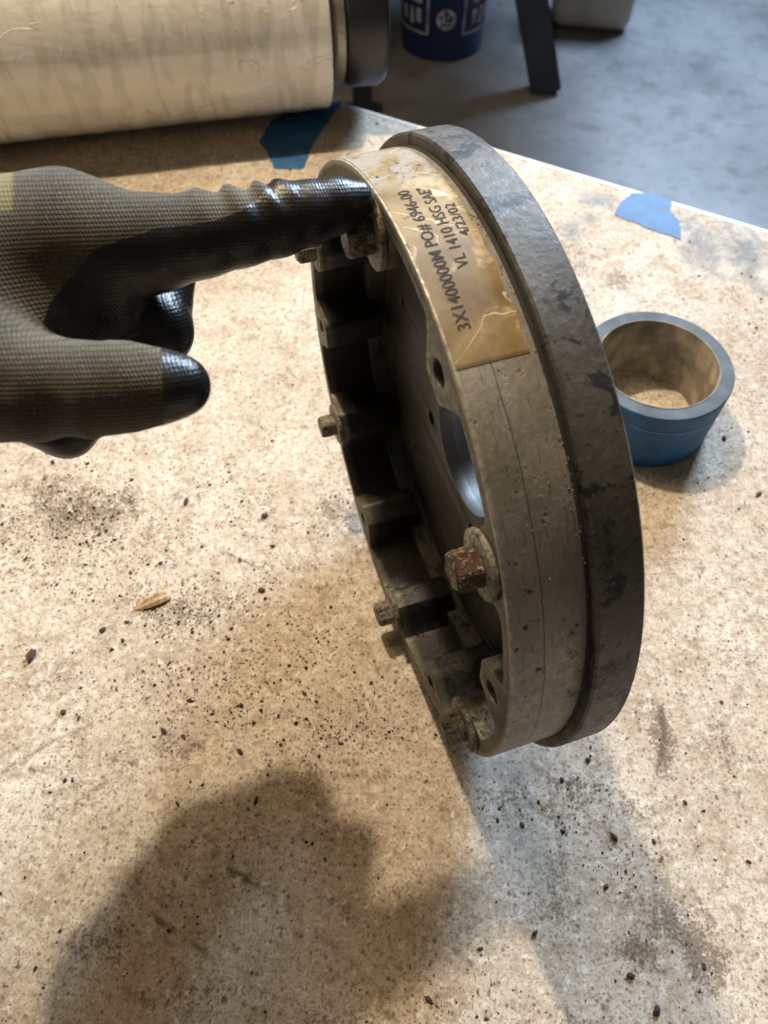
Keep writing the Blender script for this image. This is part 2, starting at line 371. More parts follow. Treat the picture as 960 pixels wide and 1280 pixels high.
# ------------------------------------------------------------------ workbench
E0 = np.array([-31.9, 716.2]); E1 = np.array([319.2, 534.3]); ED = (E1 - E0) / np.linalg.norm(E1 - E0)
PD = np.array([ED[1], -ED[0]]); PD = PD if PD[1] < 0 else -PD        # towards the photographer
def build_table():
    def axis(lo, hi, flo, fhi, step):
        fine = np.arange(flo, fhi + step, step); return np.concatenate([np.linspace(lo, flo, 8)[:-1], fine, np.linspace(fhi + step, hi, 8)[1:]])
    us = axis(-1100, 1000, -400, 640, 1.25); vs_ = axis(0.0, 1000, 0.0, 870, 1.25); vs_ = np.unique(np.maximum(vs_, 0))
    Ug, Vg = np.meshgrid(us, vs_, indexing='ij')
    X = E0[0] + Ug * ED[0] + Vg * PD[0]; Y = E0[1] + Ug * ED[1] + Vg * PD[1]; Z = np.zeros_like(X)
    def vnoise(sc, seed):
        r = np.random.default_rng(seed); g = r.random((80, 80)); x = (X / sc) % 79; y = (Y / sc) % 79
        i = x.astype(int); j = y.astype(int); fx = x - i; fy = y - j; fx = fx * fx * (3 - 2 * fx); fy = fy * fy * (3 - 2 * fy)
        i2 = (i + 1) % 80; j2 = (j + 1) % 80
        return g[i, j] * (1 - fx) * (1 - fy) + g[i2, j] * fx * (1 - fy) + g[i, j2] * (1 - fx) * fy + g[i2, j2] * fx * fy
    wob = vnoise(9, 1) * .6 + vnoise(3.5, 2) * .4; big = vnoise(40, 3)
    def blob(px, py, rx, ry, s=1.0):             # rx, ry: half sizes in photo measure
        c = plane(px, py); ax = np.abs(plane(px + rx, py) - c)[0] + 1e-3; ay = np.abs(plane(px, py + ry) - c)[1] + 1e-3
        q = np.sqrt(((X - c[0]) / ax) ** 2 + ((Y - c[1]) / ay) ** 2)
        return s * np.clip(1.25 - q + (wob - .5) * .9, 0, 1)
    def line(pts, w, s=1.0):
        o = np.zeros_like(X); P = [plane(*p)[:2] for p in pts]
        for a, b in zip(P[:-1], P[1:]):
            d = b - a; L = d @ d; t_ = np.clip(((X - a[0]) * d[0] + (Y - a[1]) * d[1]) / L, 0, 1)
            q = np.hypot(X - a[0] - t_ * d[0], Y - a[1] - t_ * d[1]) + (wob - .5) * 1.6
            o = np.maximum(o, s * np.clip(1.4 - q / w, 0, 1) * np.clip((wob - .22) * 3, 0, 1))
        return o
    spk = .10 + .22 * np.clip(big - .4, 0, 1)
    for a in ((90, 650, 120, 70, .8), (60, 700, 90, 60, .5), (230, 760, 110, 60, .8), (150, 690, 170, 90, .5), (320, 740, 60, 60, .5), (420, 640, 60, 60, .4), (300, 870, 230, 90, .62), (430, 900, 130, 80, .7), (380, 800, 90, 60, .55),
              (620, 1000, 120, 60, .35), (700, 1020, 60, 60, .4), (780, 1080, 90, 80, .4), (560, 1250, 200, 60, .4), (860, 1180, 80, 90, .4), (720, 990, 80, 40, .4), (300, 640, 120, 60, .35), (880, 590, 60, 40, .35)):
        spk = np.maximum(spk, blob(*a))
    brn = .22 * np.clip(big - .35, 0, 1) * 1.6
    for a in ((110, 640, 130, 45, .65), (60, 620, 70, 40, .6), (230, 770, 90, 30, .55), (200, 940, 80, 34, .42), (120, 980, 60, 25, .45), (395, 965, 30, 55, .42), (420, 640, 40, 25, .55), (640, 1000, 60, 35, .5), (450, 1040, 60, 50, .35),
              (700, 1130, 60, 60, .45), (830, 1150, 55, 60, .75), (880, 1190, 40, 60, .8), (800, 1190, 45, 30, .7), (725, 1290, 60, 30, .5), (830, 920, 22, 60, .8), (720, 990, 50, 25, .6), (900, 940, 40, 60, .5), (690, 1090, 40, 60, .5),
              (300, 1100, 40, 20, .4), (130, 1180, 60, 40, .5), (420, 1280, 80, 40, .5), (700, 1010, 60, 40, .45), (775, 1010, 60, 30, .5), (760, 640, 30, 30, .4), (850, 700, 60, 50, .3), (250, 1250, 100, 60, .4), (500, 1100, 60, 80, .35), (580, 1150, 60, 60, .35),
              (700, 330, 70, 60, .45), (770, 350, 40, 20, .5), (930, 830, 50, 80, .35), (60, 850, 60, 50, .45), (240, 620, 60, 30, .35), (350, 470, 30, 20, .35), (310, 420, 25, 15, .3)):
        brn = np.maximum(brn, blob(*a))
    gry = np.zeros_like(X)
    for a in ((875, 305, 34, 44, .95), (930, 315, 36, 46, 1.0), (715, 290, 14, 14, .8), (745, 250, 22, 12, .9), (735, 275, 12, 7, .9), (650, 1050, 70, 60, .25), (640, 960, 60, 30, .35)):
        gry = np.maximum(gry, blob(*a))
    scr = np.zeros_like(X)
    for pts, w, s in (([(0, 968), (60, 930), (115, 905)], 1.0, .8), ([(95, 1005), (150, 965), (195, 935)], 1.3, .85), ([(0, 945), (70, 912)], .7, .6), ([(250, 680), (290, 695), (335, 715)], .8, .8), ([(170, 678), (235, 705)], .5, .7),
                      ([(285, 948), (330, 965), (400, 970), (545, 972)], .7, .55), ([(290, 1090), (318, 1106)], 2.0, .9), ([(408, 1122), (436, 1136)], 1.4, .85), ([(190, 1145), (240, 1180), (272, 1202)], 1.2, .8), ([(110, 1132), (122, 1085)], .5, .6),
                      ([(826, 880), (830, 925), (822, 965)], 1.7, .75), ([(905, 985), (917, 1005), (926, 990)], 1.2, .8), ([(700, 1070), (706, 1120)], .6, .5), ([(565, 1190), (590, 1205)], 1.4, .8), ([(830, 1060), (890, 1150), (905, 1175)], 1.3, .6),
                      ([(790, 1200), (830, 1215)], 1.8, .8), ([(480, 1265), (500, 1280)], 1.2, .6), ([(380, 735), (478, 728)], .5, .5), ([(240, 930), (255, 935)], 2, .8), ([(40, 963), (60, 965)], 2, .8), ([(735, 215), (760, 240)], 1.5, .6),
                      ([(780, 1080), (800, 1190), (770, 1150), (790, 1105)], .8, .4), ([(560, 1180), (520, 1225)], .6, .5), ([(670, 960), (700, 985), (760, 1040)], 2.2, .35), ([(200, 250), (235, 256)], 2.2, .5), ([(860, 655), (760, 665)], .8, .4)):
        scr = np.maximum(scr, line(pts, w, s))
    Z = Z + (wob - .5) * .10 - scr * .12
    n0, n1 = X.shape; co = np.stack([X, Y, Z], -1).reshape(-1, 3) * MM
    idx = np.arange(n0 * n1).reshape(n0, n1)
    q = np.stack([idx[:-1, :-1], idx[:-1, 1:], idx[1:, 1:], idx[1:, :-1]], -1).reshape(-1, 4)
    a_ = co[q[0]]; 
    if np.cross(a_[1] - a_[0], a_[2] - a_[0])[2] < 0: q = q[:, ::-1]
    me = bpy.data.meshes.new('tabletop'); me.vertices.add(len(co)); me.vertices.foreach_set('co', co.astype(np.float32).ravel())
    me.loops.add(q.size); me.loops.foreach_set('vertex_index', q.ravel().astype(np.int32))
    me.polygons.add(len(q)); me.polygons.foreach_set('loop_start', np.arange(0, q.size, 4, dtype=np.int32)); me.update(calc_edges=True); me.validate()
    me.polygons.foreach_set('use_smooth', [True] * len(me.polygons))
    at = me.attributes.new('dirt', 'FLOAT_VECTOR', 'POINT'); at.data.foreach_set('vector', np.stack([spk, brn, gry], -1).astype(np.float32).ravel())
    at = me.attributes.new('scratch', 'FLOAT', 'POINT'); at.data.foreach_set('value', scr.astype(np.float32).ravel())
    return me, (X, Y, spk)
me, SPK = build_table()
def tpt(u, v, z): p = E0 + u * ED + v * PD; return (p[0], p[1], z)
bench = tag(empty('workbench', tpt(0, 400, FZ)), 'workbench top, dirty cream laminate, stained and scratched, under the metal ring', 'workbench')
bloc = np.array(tpt(0, 400, FZ))
link('tabletop', me, MT['table'], bench, -bloc)
def slab(u0, u1, v0, v1, z0, z1):
    c = [tpt(u, v, z) for z in (z0, z1) for (u, v) in ((u0, v0), (u1, v0), (u1, v1), (u0, v1))]
    bm = bmesh.new(); b = [bm.verts.new(p) for p in c]
    for f in ((0, 3, 2, 1), (4, 5, 6, 7), (0, 1, 5, 4), (1, 2, 6, 5), (2, 3, 7, 6), (3, 0, 4, 7)): bm.faces.new([b[i] for i in f])
    return bm
link('edge_trim', bm_mesh('edge_trim', slab(-1100, 1000, -4.0, 0.0, -19, .25)), MT['trim'], bench, -bloc)
link('board_core', bm_mesh('board_core', slab(-1100, 1000, .2, 1000, -19, -.6)), MT['under'], bench, -bloc)
for u, v in ((-1000, 120), (900, 120), (-1000, 900), (900, 900)):
    link('leg', bm_mesh('leg', slab(u - 30, u + 30, v - 30, v + 30, FZ, -19)), MT['bandsteel'], bench, -bloc)

# ------------------------------------------------------------------ the ring housing
R1, R2, W1, W2 = 125.5, 130.1, 26.3, 16.0
ang = math.radians(19.03); A_ = np.array([math.cos(ang), math.sin(ang), 0.0]); S_ = np.array([-A_[1], A_[0], 0.0]); Zv = np.array([0, 0, 1.0])
CEN = np.array([1.71, 190.37, R2])
rot = Matrix(((S_[0], Zv[0], A_[0]), (S_[1], Zv[1], A_[1]), (S_[2], Zv[2], A_[2])))
base = CEN - Zv * R2
def disc_pt(r, th, d):
    t = math.radians(th); return CEN + A_ * d + r * (math.cos(t) * S_ + math.sin(t) * Zv)
ring = tag(empty('ring_housing', base, rot), 'round cast metal ring housing standing on edge, bolts around its open face', 'machine part')
OFF = (0, R2, 0)
LUGS = [22 + 30 * k for k in range(12)]
def inner_r(th):
    d = min(abs((th - l + 180) % 360 - 180) for l in LUGS)
    s = 1 - min(1, max(0, (d - 3.0) / 5.2)); s = s * s * (3 - 2 * s)
    return 119.0 - 17.0 * s
inner = [(inner_r(a) * math.cos(math.radians(a)), inner_r(a) * math.sin(math.radians(a))) for a in np.arange(0, 360, .75)]
holes = [circle(4.4, 20, 112 * math.cos(math.radians(l)), 112 * math.sin(math.radians(l))) for l in LUGS]
link('housing_wall', ring_extrude('housing_wall', [circle(R1, 288), inner] + holes, 0, 31, .5), MT['rim'], ring, OFF, 35)
prof = [(112, W1 + .01), (R2 - .8, W1 + .01), (R2, W1 + .8), (R2, W1 + W2 - .8), (R2 - .8, W1 + W2), (112, W1 + W2)]
link('flange', lathe('flange', prof, 288), MT['flange'], ring, OFF, 35)
link('groove', lathe('groove', [(R1 + .02, W1 - 1.3), (R1 + .55, W1 - .5), (R1 + .55, W1 - .02), (R1 + .02, W1 - .02)], 240), MT['dark'], ring, OFF, 60)
ph = [circle(30.5, 72)] + [circle(3.6, 16, 43 * math.cos(math.radians(a)), 43 * math.sin(math.radians(a))) for a in (-28, 62, 152, 242)]
ph += [circle(2.2, 12, 86 * math.cos(math.radians(a)), 86 * math.sin(math.radians(a))) for a in (10, 70, 130, 190, 250, 310)]
link('back_plate', ring_extrude('back_plate', [circle(106.5, 160)] + ph, 35.5, 42, .5), MT['plate'], ring, OFF, 35)
link('hub_bore', lathe('hub_bore', [(30.6, 41.9), (30.6, 60), (35, 60), (36, 59), (36, 41.9)], 96), MT['bore'], ring, OFF, 40)
link('seal_ring', lathe('seal_ring', [(105.5, 39.5), (112.5, 39.5), (112.5, 41.6), (105.5, 41.6)], 160), MT['dark'], ring, OFF, 40)
link('sealant_bead', lathe('sealant_bead', [(105.2, 35.7), (106.3, 34.7), (107.8, 35.3), (107.8, 38.5), (105.2, 36.5)], 120), MT['seal'], ring, OFF, 60)
# bolts on every second lug
def hex_head():
    bm = bmesh.new(); rc = 7.0
    def ringv(r, z, n=6, a0=0): return [bm.verts.new((r * math.cos(a0 + 2 * math.pi * i / n), r * math.sin(a0 + 2 * math.pi * i / n), z)) for i in range(n)]
    L = [ringv(rc, -2.4), ringv(rc, -9.6), ringv(rc * .97, -10.2), ringv(rc * .82, -11.0), ringv(rc * .74, -10.8)]
    for a, b in zip(L[:-1], L[1:]):
        for i in range(6): bm.faces.new((a[i], a[(i + 1) % 6], b[(i + 1) % 6], b[i]))
    bm.faces.new(L[-1]); bm.faces.new(L[0][::-1])
    bmesh.ops.bevel(bm, geom=[e for e in bm.edges], offset=.45, segments=2, affect='EDGES')
    return bm_mesh('bolt', bm)
head = hex_head(); shade(head, 32); head.materials.append(MT['bolt'])
rusty = head.copy(); rusty.materials.clear(); rusty.materials.append(MT['boltrust'])
wash = lathe('washer', [(4.2, -.02), (11.4, -.02), (11.7, -.5), (11.6, -2.0), (11.0, -2.4), (4.2, -2.4)], 40); shade(wash, 35); wash.materials.append(MT['bolt'])
for k, a in enumerate((82, 142, 202, 262, 322, 22)):
    t = math.radians(a); h = bpy.data.objects.new('hex_bolt', rusty if a == 142 else head); COL.objects.link(h); h.parent = ring
    h.location = Vector((112 * math.cos(t), 112 * math.sin(t) + R2, 0)) * MM; h.rotation_euler = (0, 0, [.35, .2, .9, .5, .1, .6][k])
    w = bpy.data.objects.new('washer', wash); COL.objects.link(w); w.parent = h
# label with its print, bent round the band
def bend(x, y, th0, d0, rr): a = math.radians(th0) - x / rr; return (rr * math.cos(a), rr * math.sin(a), d0 - y)
def label_patch():
    vs_, fs = [], []; ths = np.linspace(58, 114.2, 90); ds = np.linspace(.9, 22.8, 14)
    for a in ths:
        for d in ds:
            e = .35 * math.sin(a * .9 + d * .2) if d > 22 else 0
            vs_.append((( R1 + .14) * math.cos(math.radians(a)), (R1 + .14) * math.sin(math.radians(a)), d + e))
    n = len(ds)
    for i in range(len(ths) - 1):
        for j in range(n - 1): fs.append((i * n + j, i * n + j + 1, (i + 1) * n + j + 1, (i + 1) * n + j))
    me = mesh('label', vs_, fs); bm = bmesh.new(); bm.from_mesh(me)
    bmesh.ops.solidify(bm, geom=bm.faces[:], thickness=.00005); bmesh.ops.recalc_face_normals(bm, faces=bm.faces); bm.to_mesh(me); bm.free(); return me
lab = link('label', label_patch(), MT['label'], ring, OFF, 40)
def text_mesh(s, size, length):
    cu = bpy.data.curves.new('t', 'FONT'); cu.body = s; cu.size = size * MM; cu.resolution_u = 3; cu.offset = .00002
    o = bpy.data.objects.new('t', cu); COL.objects.link(o); dg = bpy.context.evaluated_depsgraph_get()
    me = bpy.data.meshes.new_from_object(o.evaluated_get(dg)); bpy.data.objects.remove(o); bpy.data.curves.remove(cu)
    bm = bmesh.new(); bm.from_mesh(me); bmesh.ops.triangulate(bm, faces=bm.faces)
    w = max(v.co.x for v in bm.verts) / MM
    for v in bm.verts: v.co = Vector((v.co.x / MM * length / w, v.co.y / MM, 0))
    return me, bm
for s, size, length, th0, d0 in (('3X1400000M PO# 6946-00', 5.6, 57.5, 109.4, 8.9), ('VL 1410 HSG SAE"', 5.4, 37.5, 100.4, 15.5), ('4/23/02', 4.6, 15.0, 95.2, 20.3)):
    me, bm = text_mesh(s, size, length)
    for v in bm.verts: v.co = Vector(bend(v.co.x, v.co.y, th0, d0 + v.co.x * (.02), R1 + .34)) * MM
    bm.to_mesh(me); bm.free(); me.name = 'print_line'
    link('print_line', me, MT['ink'], lab)
# crumbs of dried sealant along the joint
def lump(bm, p, r, flat=1.0, seed=None):
    m = Matrix.Rotation(random.random() * 6.28, 3, 'Z')
    vs_ = []
    for a in range(5):
        t = 2 * math.pi * a / 5 + random.uniform(-.3, .3); q = r * random.uniform(.6, 1.15); vs_.append(bm.verts.new(Vector(p) + m @ Vector((q * math.cos(t), q * math.sin(t) * random.uniform(.6, 1), r * flat * random.uniform(-.1, .3)))))
    top = bm.verts.new(Vector(p) + Vector((random.uniform(-.2, .2) * r, random.uniform(-.2, .2) * r, r * flat * random.uniform(.7, 1.1)))); bot = bm.verts.new(Vector(p) - Vector((0, 0, r * flat * .5)))
    for a in range(5):
        bm.faces.new((vs_[a], vs_[(a + 1) % 5], top)); bm.faces.new((vs_[(a + 1) % 5], vs_[a], bot))
bm = bmesh.new()
for _ in range(150):
    th = random.gauss(136, 17) if random.random() < .8 else random.uniform(85, 170); d = W1 - abs(random.gauss(0, 1.1)) - .3 if random.random() < .78 else random.uniform(6, 24)
    r = random.uniform(.16, .5); t = math.radians(th); lump(bm, ((R1 + .1) * math.cos(t), (R1 + .1) * math.sin(t), d), r)
tag(link('sealant_crumbs', bm_mesh('sealant_crumbs', bm), MT['yellow'], ring, OFF), kind='stuff')

# ------------------------------------------------------------------ the gloved hand
def surface_nets(F, lo, h):
    s = F < 0; nx, ny, nz = F.shape
    cor = [(i, j, k) for i in (0, 1) for j in (0, 1) for k in (0, 1)]
    V = [F[i:nx - 1 + i, j:ny - 1 + j, k:nz - 1 + k] for i, j, k in cor]; Sg = np.stack([v < 0 for v in V])
    act = Sg.any(0) & ~Sg.all(0); ids = -np.ones(act.shape, int); I = np.argwhere(act); ids[act] = np.arange(len(I))
    vals = np.stack([v[act] for v in V], 1); acc = np.zeros((len(I), 3)); cnt = np.zeros(len(I))
    for a in range(8):
        for b in range(a + 1, 8):
            ca, cb = np.array(cor[a]), np.array(cor[b])
            if np.abs(ca - cb).sum() != 1: continue
            m = (vals[:, a] < 0) != (vals[:, b] < 0); t = np.where(m, vals[:, a] / (vals[:, a] - vals[:, b] + 1e-12), 0)
            acc += np.where(m[:, None], ca + t[:, None] * (cb - ca), 0); cnt += m
    P = lo + h * (I + acc / cnt[:, None]); Q = []
    for ax in range(3):
        o1, o2 = [(1, 2), (2, 0), (0, 1)][ax]
        sl = [slice(None)] * 3; sl2 = [slice(None)] * 3; sl[ax] = slice(0, -1); sl2[ax] = slice(1, None)
        ch = s[tuple(sl)] != s[tuple(sl2)]; E = np.argwhere(ch)
        E = E[(E[:, o1] > 0) & (E[:, o2] > 0) & (E[:, o1] < F.shape[o1] - 1) & (E[:, o2] < F.shape[o2] - 1)]
        d1 = np.zeros(3, int); d2 = np.zeros(3, int); d1[o1] = 1; d2[o2] = 1
        q = np.stack([ids[tuple((E - a).T)] for a in (d1 * 0, d1, d1 + d2, d2)], 1)
        inside = s[tuple(E.T)]; q = np.where(inside[:, None], q, q[:, ::-1]); Q.append(q)
    return P, np.concatenate(Q)
ZT = 231.0
BONES = {   # photo measure x, y, distance ahead of the lens (mm), radius (photo measure)
    'index': [(446, 250, ZT - 3, 23), (420, 257, ZT - 4, 33), (385, 267, ZT - 6, 38), (345, 277, ZT - 8, 42), (300, 286, ZT - 11, 45), (250, 295, ZT - 14, 50), (190, 305, ZT - 17, 58), (130, 308, ZT - 19, 70), (85, 305, ZT - 20, 82)],
    'hand': [(85, 304, ZT - 17, 82), (0, 328, ZT - 22, 100), (-90, 352, ZT - 30, 112), (-200, 385, ZT - 45, 130), (-330, 430, ZT - 60, 150)],
    'hand2': [(95, 330, ZT + 6, 76), (0, 350, ZT + 2, 86), (-200, 395, ZT - 25, 118)],
    'hand3': [(85, 365, ZT + 20, 70), (0, 380, ZT + 14, 78), (-200, 410, ZT - 20, 110)],
    'palm': [(120, 372, ZT - 12, 62), (60, 400, ZT - 18, 76), (-20, 420, ZT - 26, 96), (-200, 420, ZT - 45, 120)],
    'mid': [(95, 330, ZT + 5, 64), (160, 318, ZT + 9, 46), (214, 312, ZT + 12, 36), (198, 380, ZT + 8, 40), (193, 412, ZT + 4, 47), (140, 445, ZT - 2, 44)],
    'ring': [(85, 385, ZT + 24, 60), (160, 385, ZT + 34, 44), (196, 412, ZT + 36, 40), (135, 465, ZT + 28, 38)],
    'low': [(60, 430, ZT + 24, 50), (110, 505, ZT + 22, 38), (82, 535, ZT + 14, 37), (40, 520, ZT + 10, 36)],
    'thumb': [(224, 482, ZT - 36, 39), (200, 483, ZT - 37, 46), (160, 484, ZT - 38, 55), (110, 487, ZT - 39, 58), (50, 484, ZT - 39, 66), (-20, 470, ZT - 38, 86), (-110, 450, ZT - 40, 100)],
}
def hand_mesh():
    segs = []; allp = []
    for nm, js in BONES.items():
        P = [(at_depth(x, y, z), r * z / FPX) for x, y, z, r in js]; allp += P
        for (a, ra), (b, rb) in zip(P[:-1], P[1:]): segs.append((nm, a, ra, b, rb))
    # solve in a frame turned with the view so that the grid box stays tight
    Mx = np.stack([R_, U_, -F_]); O = at_depth(0, 390, ZT)
    loc = lambda p: Mx @ (p - O)
    LP = np.array([np.concatenate([loc(p) - r, loc(p) + r]) for p, r in allp]); lo = LP[:, :3].min(0) - 4; hi = LP[:, 3:].max(0) + 4
    h = .95; n = np.ceil((hi - lo) / h).astype(int)
    gx, gy, gz = [lo[i] + h * np.arange(n[i]) for i in range(3)]
    F = np.full(tuple(n), 60.0, np.float32)
    K = {'index': 2.6, 'thumb': 4.0, 'mid': 2.6, 'ring': 2.6, 'low': 2.2}
    fam = {}
    for nm, a, ra, b, rb in segs:
        a, b = loc(a), loc(b); r = max(ra, rb) + 9
        i0 = np.maximum(((np.minimum(a, b) - r - lo) / h).astype(int), 0); i1 = np.minimum(((np.maximum(a, b) + r - lo) / h).astype(int) + 2, n)
        X, Y, Z = np.meshgrid(gx[i0[0]:i1[0]], gy[i0[1]:i1[1]], gz[i0[2]:i1[2]], indexing='ij')
        d = b - a; t = np.clip(((X - a[0]) * d[0] + (Y - a[1]) * d[1] + (Z - a[2]) * d[2]) / (d @ d), 0, 1)
        D = np.sqrt((X - a[0] - t * d[0]) ** 2 + (Y - a[1] - t * d[1]) ** 2 + (Z - a[2] - t * d[2]) ** 2) - (ra + t * (rb - ra))
        if nm not in fam: fam[nm] = np.full(tuple(n), 60.0, np.float32)
        sl = tuple(slice(i0[i], i1[i]) for i in range(3)); G = fam[nm][sl]
        k = 2.0; hh = np.clip(.5 + .5 * (G - D) / k, 0, 1); fam[nm][sl] = G * (1 - hh) + D * hh - k * hh * (1 - hh)
    for nm, G in fam.items():
        k = K.get(nm, 6.0); hh = np.clip(.5 + .5 * (F - G) / k, 0, 1); F = F * (1 - hh) + G * hh - k * hh * (1 - hh)
    # folds in the knit over the finger joint, slack knuckle pleats
    X, Y, Z = np.meshgrid(gx, gy, gz, indexing='ij'); mmx = ZT / FPX
    xp = X / mmx; yp = 390 - Y / mmx
    fold = np.zeros_like(X)
    for x0, w, A, sl in ((252, 9, 1.3, .35), (283, 11, 1.9, .55), (318, 10, 2.0, .75), (344, 13, 1.4, .9)):
        q = xp - x0 - (yp - 236) * sl; fold += A * np.exp(-(q / w) ** 2) * np.clip((318 - yp) / 70, 0, 1)
    for x0, w, A in ((268, 7, 1.2), (300, 7, 1.4), (331, 6, 1.4)):
        q = xp - x0 - (yp - 236) * .6; fold -= A * np.exp(-(q / w) ** 2) * np.clip((310 - yp) / 70, 0, 1)
    near = np.clip((Z - 24) / 8, 0, 1)
    fold *= (xp > 215) & (xp < 380) & (yp < 330)
    thumb = np.exp(-((xp - 198) / 5) ** 2) * near * (yp > 425) * .35
    thumb += near * (.5 * np.sin(xp * .085 + yp * .02) * np.clip((yp - 520) / 20, 0, 1) * (xp < 180))
    F = F - fold.astype(np.float32) - thumb.astype(np.float32)
    P, Q = surface_nets(F, lo, h)
    # a light smoothing pass
    e = np.concatenate([Q[:, [0, 1]], Q[:, [1, 2]], Q[:, [2, 3]], Q[:, [3, 0]]])
    for _ in range(2):
        s = np.zeros_like(P); c = np.zeros(len(P)); np.add.at(s, e[:, 0], P[e[:, 1]]); np.add.at(c, e[:, 0], 1); P = .5 * P + .5 * s / np.maximum(c, 1)[:, None]
    ix = np.clip(((P - lo) / h).round().astype(int), 0, n - 1); D = {nm: G[tuple(ix.T)] for nm, G in fam.items()}
    Wd = (Mx.T @ P.T).T + O; px = to_px(Wd)
    xs, ys = px[:, 0], px[:, 1]
    bx = np.array([-400, 38, 46, 62, 118, 150, 200, 240, 270, 300, 326, 345, 352]); by = np.array([900, 900, 424, 378, 312, 300, 283, 280, 274, 263, 246, 200, -500])
    yb = np.interp(xs, bx, by)
    names = list(D); stk = np.stack([D[k] for k in names]); who = np.array(names)[stk.argmin(0)]
    coat = 1 / (1 + np.exp(-(ys - yb) / 2.2))
    coat = np.where(xs > 352, 1, coat)
    tl = 1 / (1 + np.exp(-(xs - 203 - (ys - 480) * .05) / 1.6)); isth = (who == 'thumb') | ((stk[names.index('thumb')] < 1.5) & (P[:, 2] > 26))
    coat = np.where(isth, tl, coat)
    deep = np.isin(who, ['mid', 'ring', 'low']); coat = np.where(deep & ~isth, 1.0, coat)
    coat = np.where((P[:, 2] < -12) & np.isin(who, ['hand2', 'hand3']), np.clip((395 - 0 - (390 - P[:, 1] / mmx)) / -6, 0, 1), coat)
    stripe = np.clip((17 - xs) / 3, 0, 1) * (xs > -60) * (who != 'thumb') * np.clip((268 - ys) / 8, 0, 1)
    # knit rows: run along the fingers, curve over the back of the hand
    cx, cy = P[:, 0], P[:, 1]; ky = cy + .9 * P[:, 2] * 0.55 + .004 * (np.minimum(cx - 35, 0)) ** 2 * .35; kx = cx + .12 * cy
    th_ = isth; ky = np.where(th_, cy * 1.0 + .4 * P[:, 2], ky)
    me = bpy.data.meshes.new('glove'); me.vertices.add(len(P)); co = Wd
    org = at_depth(0, 390, ZT); me.vertices.foreach_set('co', ((co - org) * MM).astype(np.float32).ravel())
    me.loops.add(Q.size); me.loops.foreach_set('vertex_index', Q.ravel().astype(np.int32)); me.polygons.add(len(Q)); me.polygons.foreach_set('loop_start', np.arange(0, Q.size, 4, dtype=np.int32))
    me.update(calc_edges=True); me.validate(); me.polygons.foreach_set('use_smooth', [True] * len(me.polygons))
    bm = bmesh.new(); bm.from_mesh(me); bmesh.ops.recalc_face_normals(bm, faces=bm.faces); bm.to_mesh(me); bm.free()
    for nm, v in (('coat', coat), ('stripe', stripe)):
        at = me.attributes.new(nm, 'FLOAT', 'POINT'); at.data.foreach_set('value', v.astype(np.float32))
    at = me.attributes.new('knit', 'FLOAT_VECTOR', 'POINT'); at.data.foreach_set('vector', np.stack([kx, ky, kx * 0], 1).astype(np.float32).ravel())
    return me, org
gm, org = hand_mesh()
hand = tag(empty('gloved_hand', org), 'left hand in olive knit glove with black dipped palm, index finger pointing at a bolt', 'hand')
link('glove', gm, MT['glove'], hand)
w0 = at_depth(-300, 425, ZT - 56); el = w0 + np.array([-250, -85, 12.0])
def tube(name, pts, n=32):
    vs_, fs = [], []
    for i, (p, r) in enumerate(pts):
        p = np.array(p); d = np.array(pts[min(i + 1, len(pts) - 1)][0]) - np.array(pts[max(i - 1, 0)][0]); d = d / np.linalg.norm(d)
        u = np.cross(d, [0, 0, 1]); u /= np.linalg.norm(u); v = np.cross(u, d)
        for k in range(n): a = 2 * math.pi * k / n; vs_.append(p + r * (math.cos(a) * u + .85 * math.sin(a) * v))
    for i in range(len(pts) - 1):
        for k in range(n): l = (k + 1) % n; fs.append((i * n + k, i * n + l, (i + 1) * n + l, (i + 1) * n + k))
    fs.append(tuple(range(n))[::-1]); fs.append(tuple((len(pts) - 1) * n + k for k in range(n)))
    return mesh(name, vs_, fs)
pts = [(w0 + (el - w0) * t - org, r) for t, r in ((-.02, 33), (0, 36), (.06, 38), (.15, 39), (.3, 41), (.5, 44), (.75, 48), (1, 50))]
link('sleeve', tube('sleeve', pts), MT['sleeve'], hand, smooth=60)

# ------------------------------------------------------------------ roll of blue tape
TP = np.array([174.9, 337.8, 0]); TR, TH = 47.7, 47.7
tr = tag(empty('tape_roll', TP), 'roll of blue masking tape with cardboard core standing behind the metal ring', 'tape roll')
link('tape_winding', lathe('tape_winding', [(38.9, .1), (TR - .5, .1), (TR, .6), (TR, TH - .6), (TR - .5, TH), (38.9, TH)], 128), MT['bluetape'], tr, smooth=35)
link('winding_edge', lathe('winding_edge', [(38.95, TH + .02), (TR - .5, TH + .02), (TR - .7, TH + .25), (38.95, TH + .25)], 128), MT['blueside'], tr, smooth=35)
link('core', lathe('core', [(38.0, .05), (38.85, .05), (38.85, TH + .3), (38.7, TH + .6), (38.2, TH + .6), (38.0, TH + .3)], 96), MT['core'], tr, smooth=35)
vs_, fs = [], []
for i in range(40):                                # loose end of the tape, running round the side
    a = math.radians(-118 + i * 2.2); z = 37 - i * .12
    for dz in (0, -1.3): vs_.append(((TR + .25) * math.cos(a), (TR + .25) * math.sin(a), z + dz))
for i in range(39): fs.append((2 * i, 2 * i + 1, 2 * i + 3, 2 * i + 2))
link('tape_fold', mesh('tape_fold', vs_, fs), mat_tape('tape_fold_blue', (.08, .25, .52)), tr)

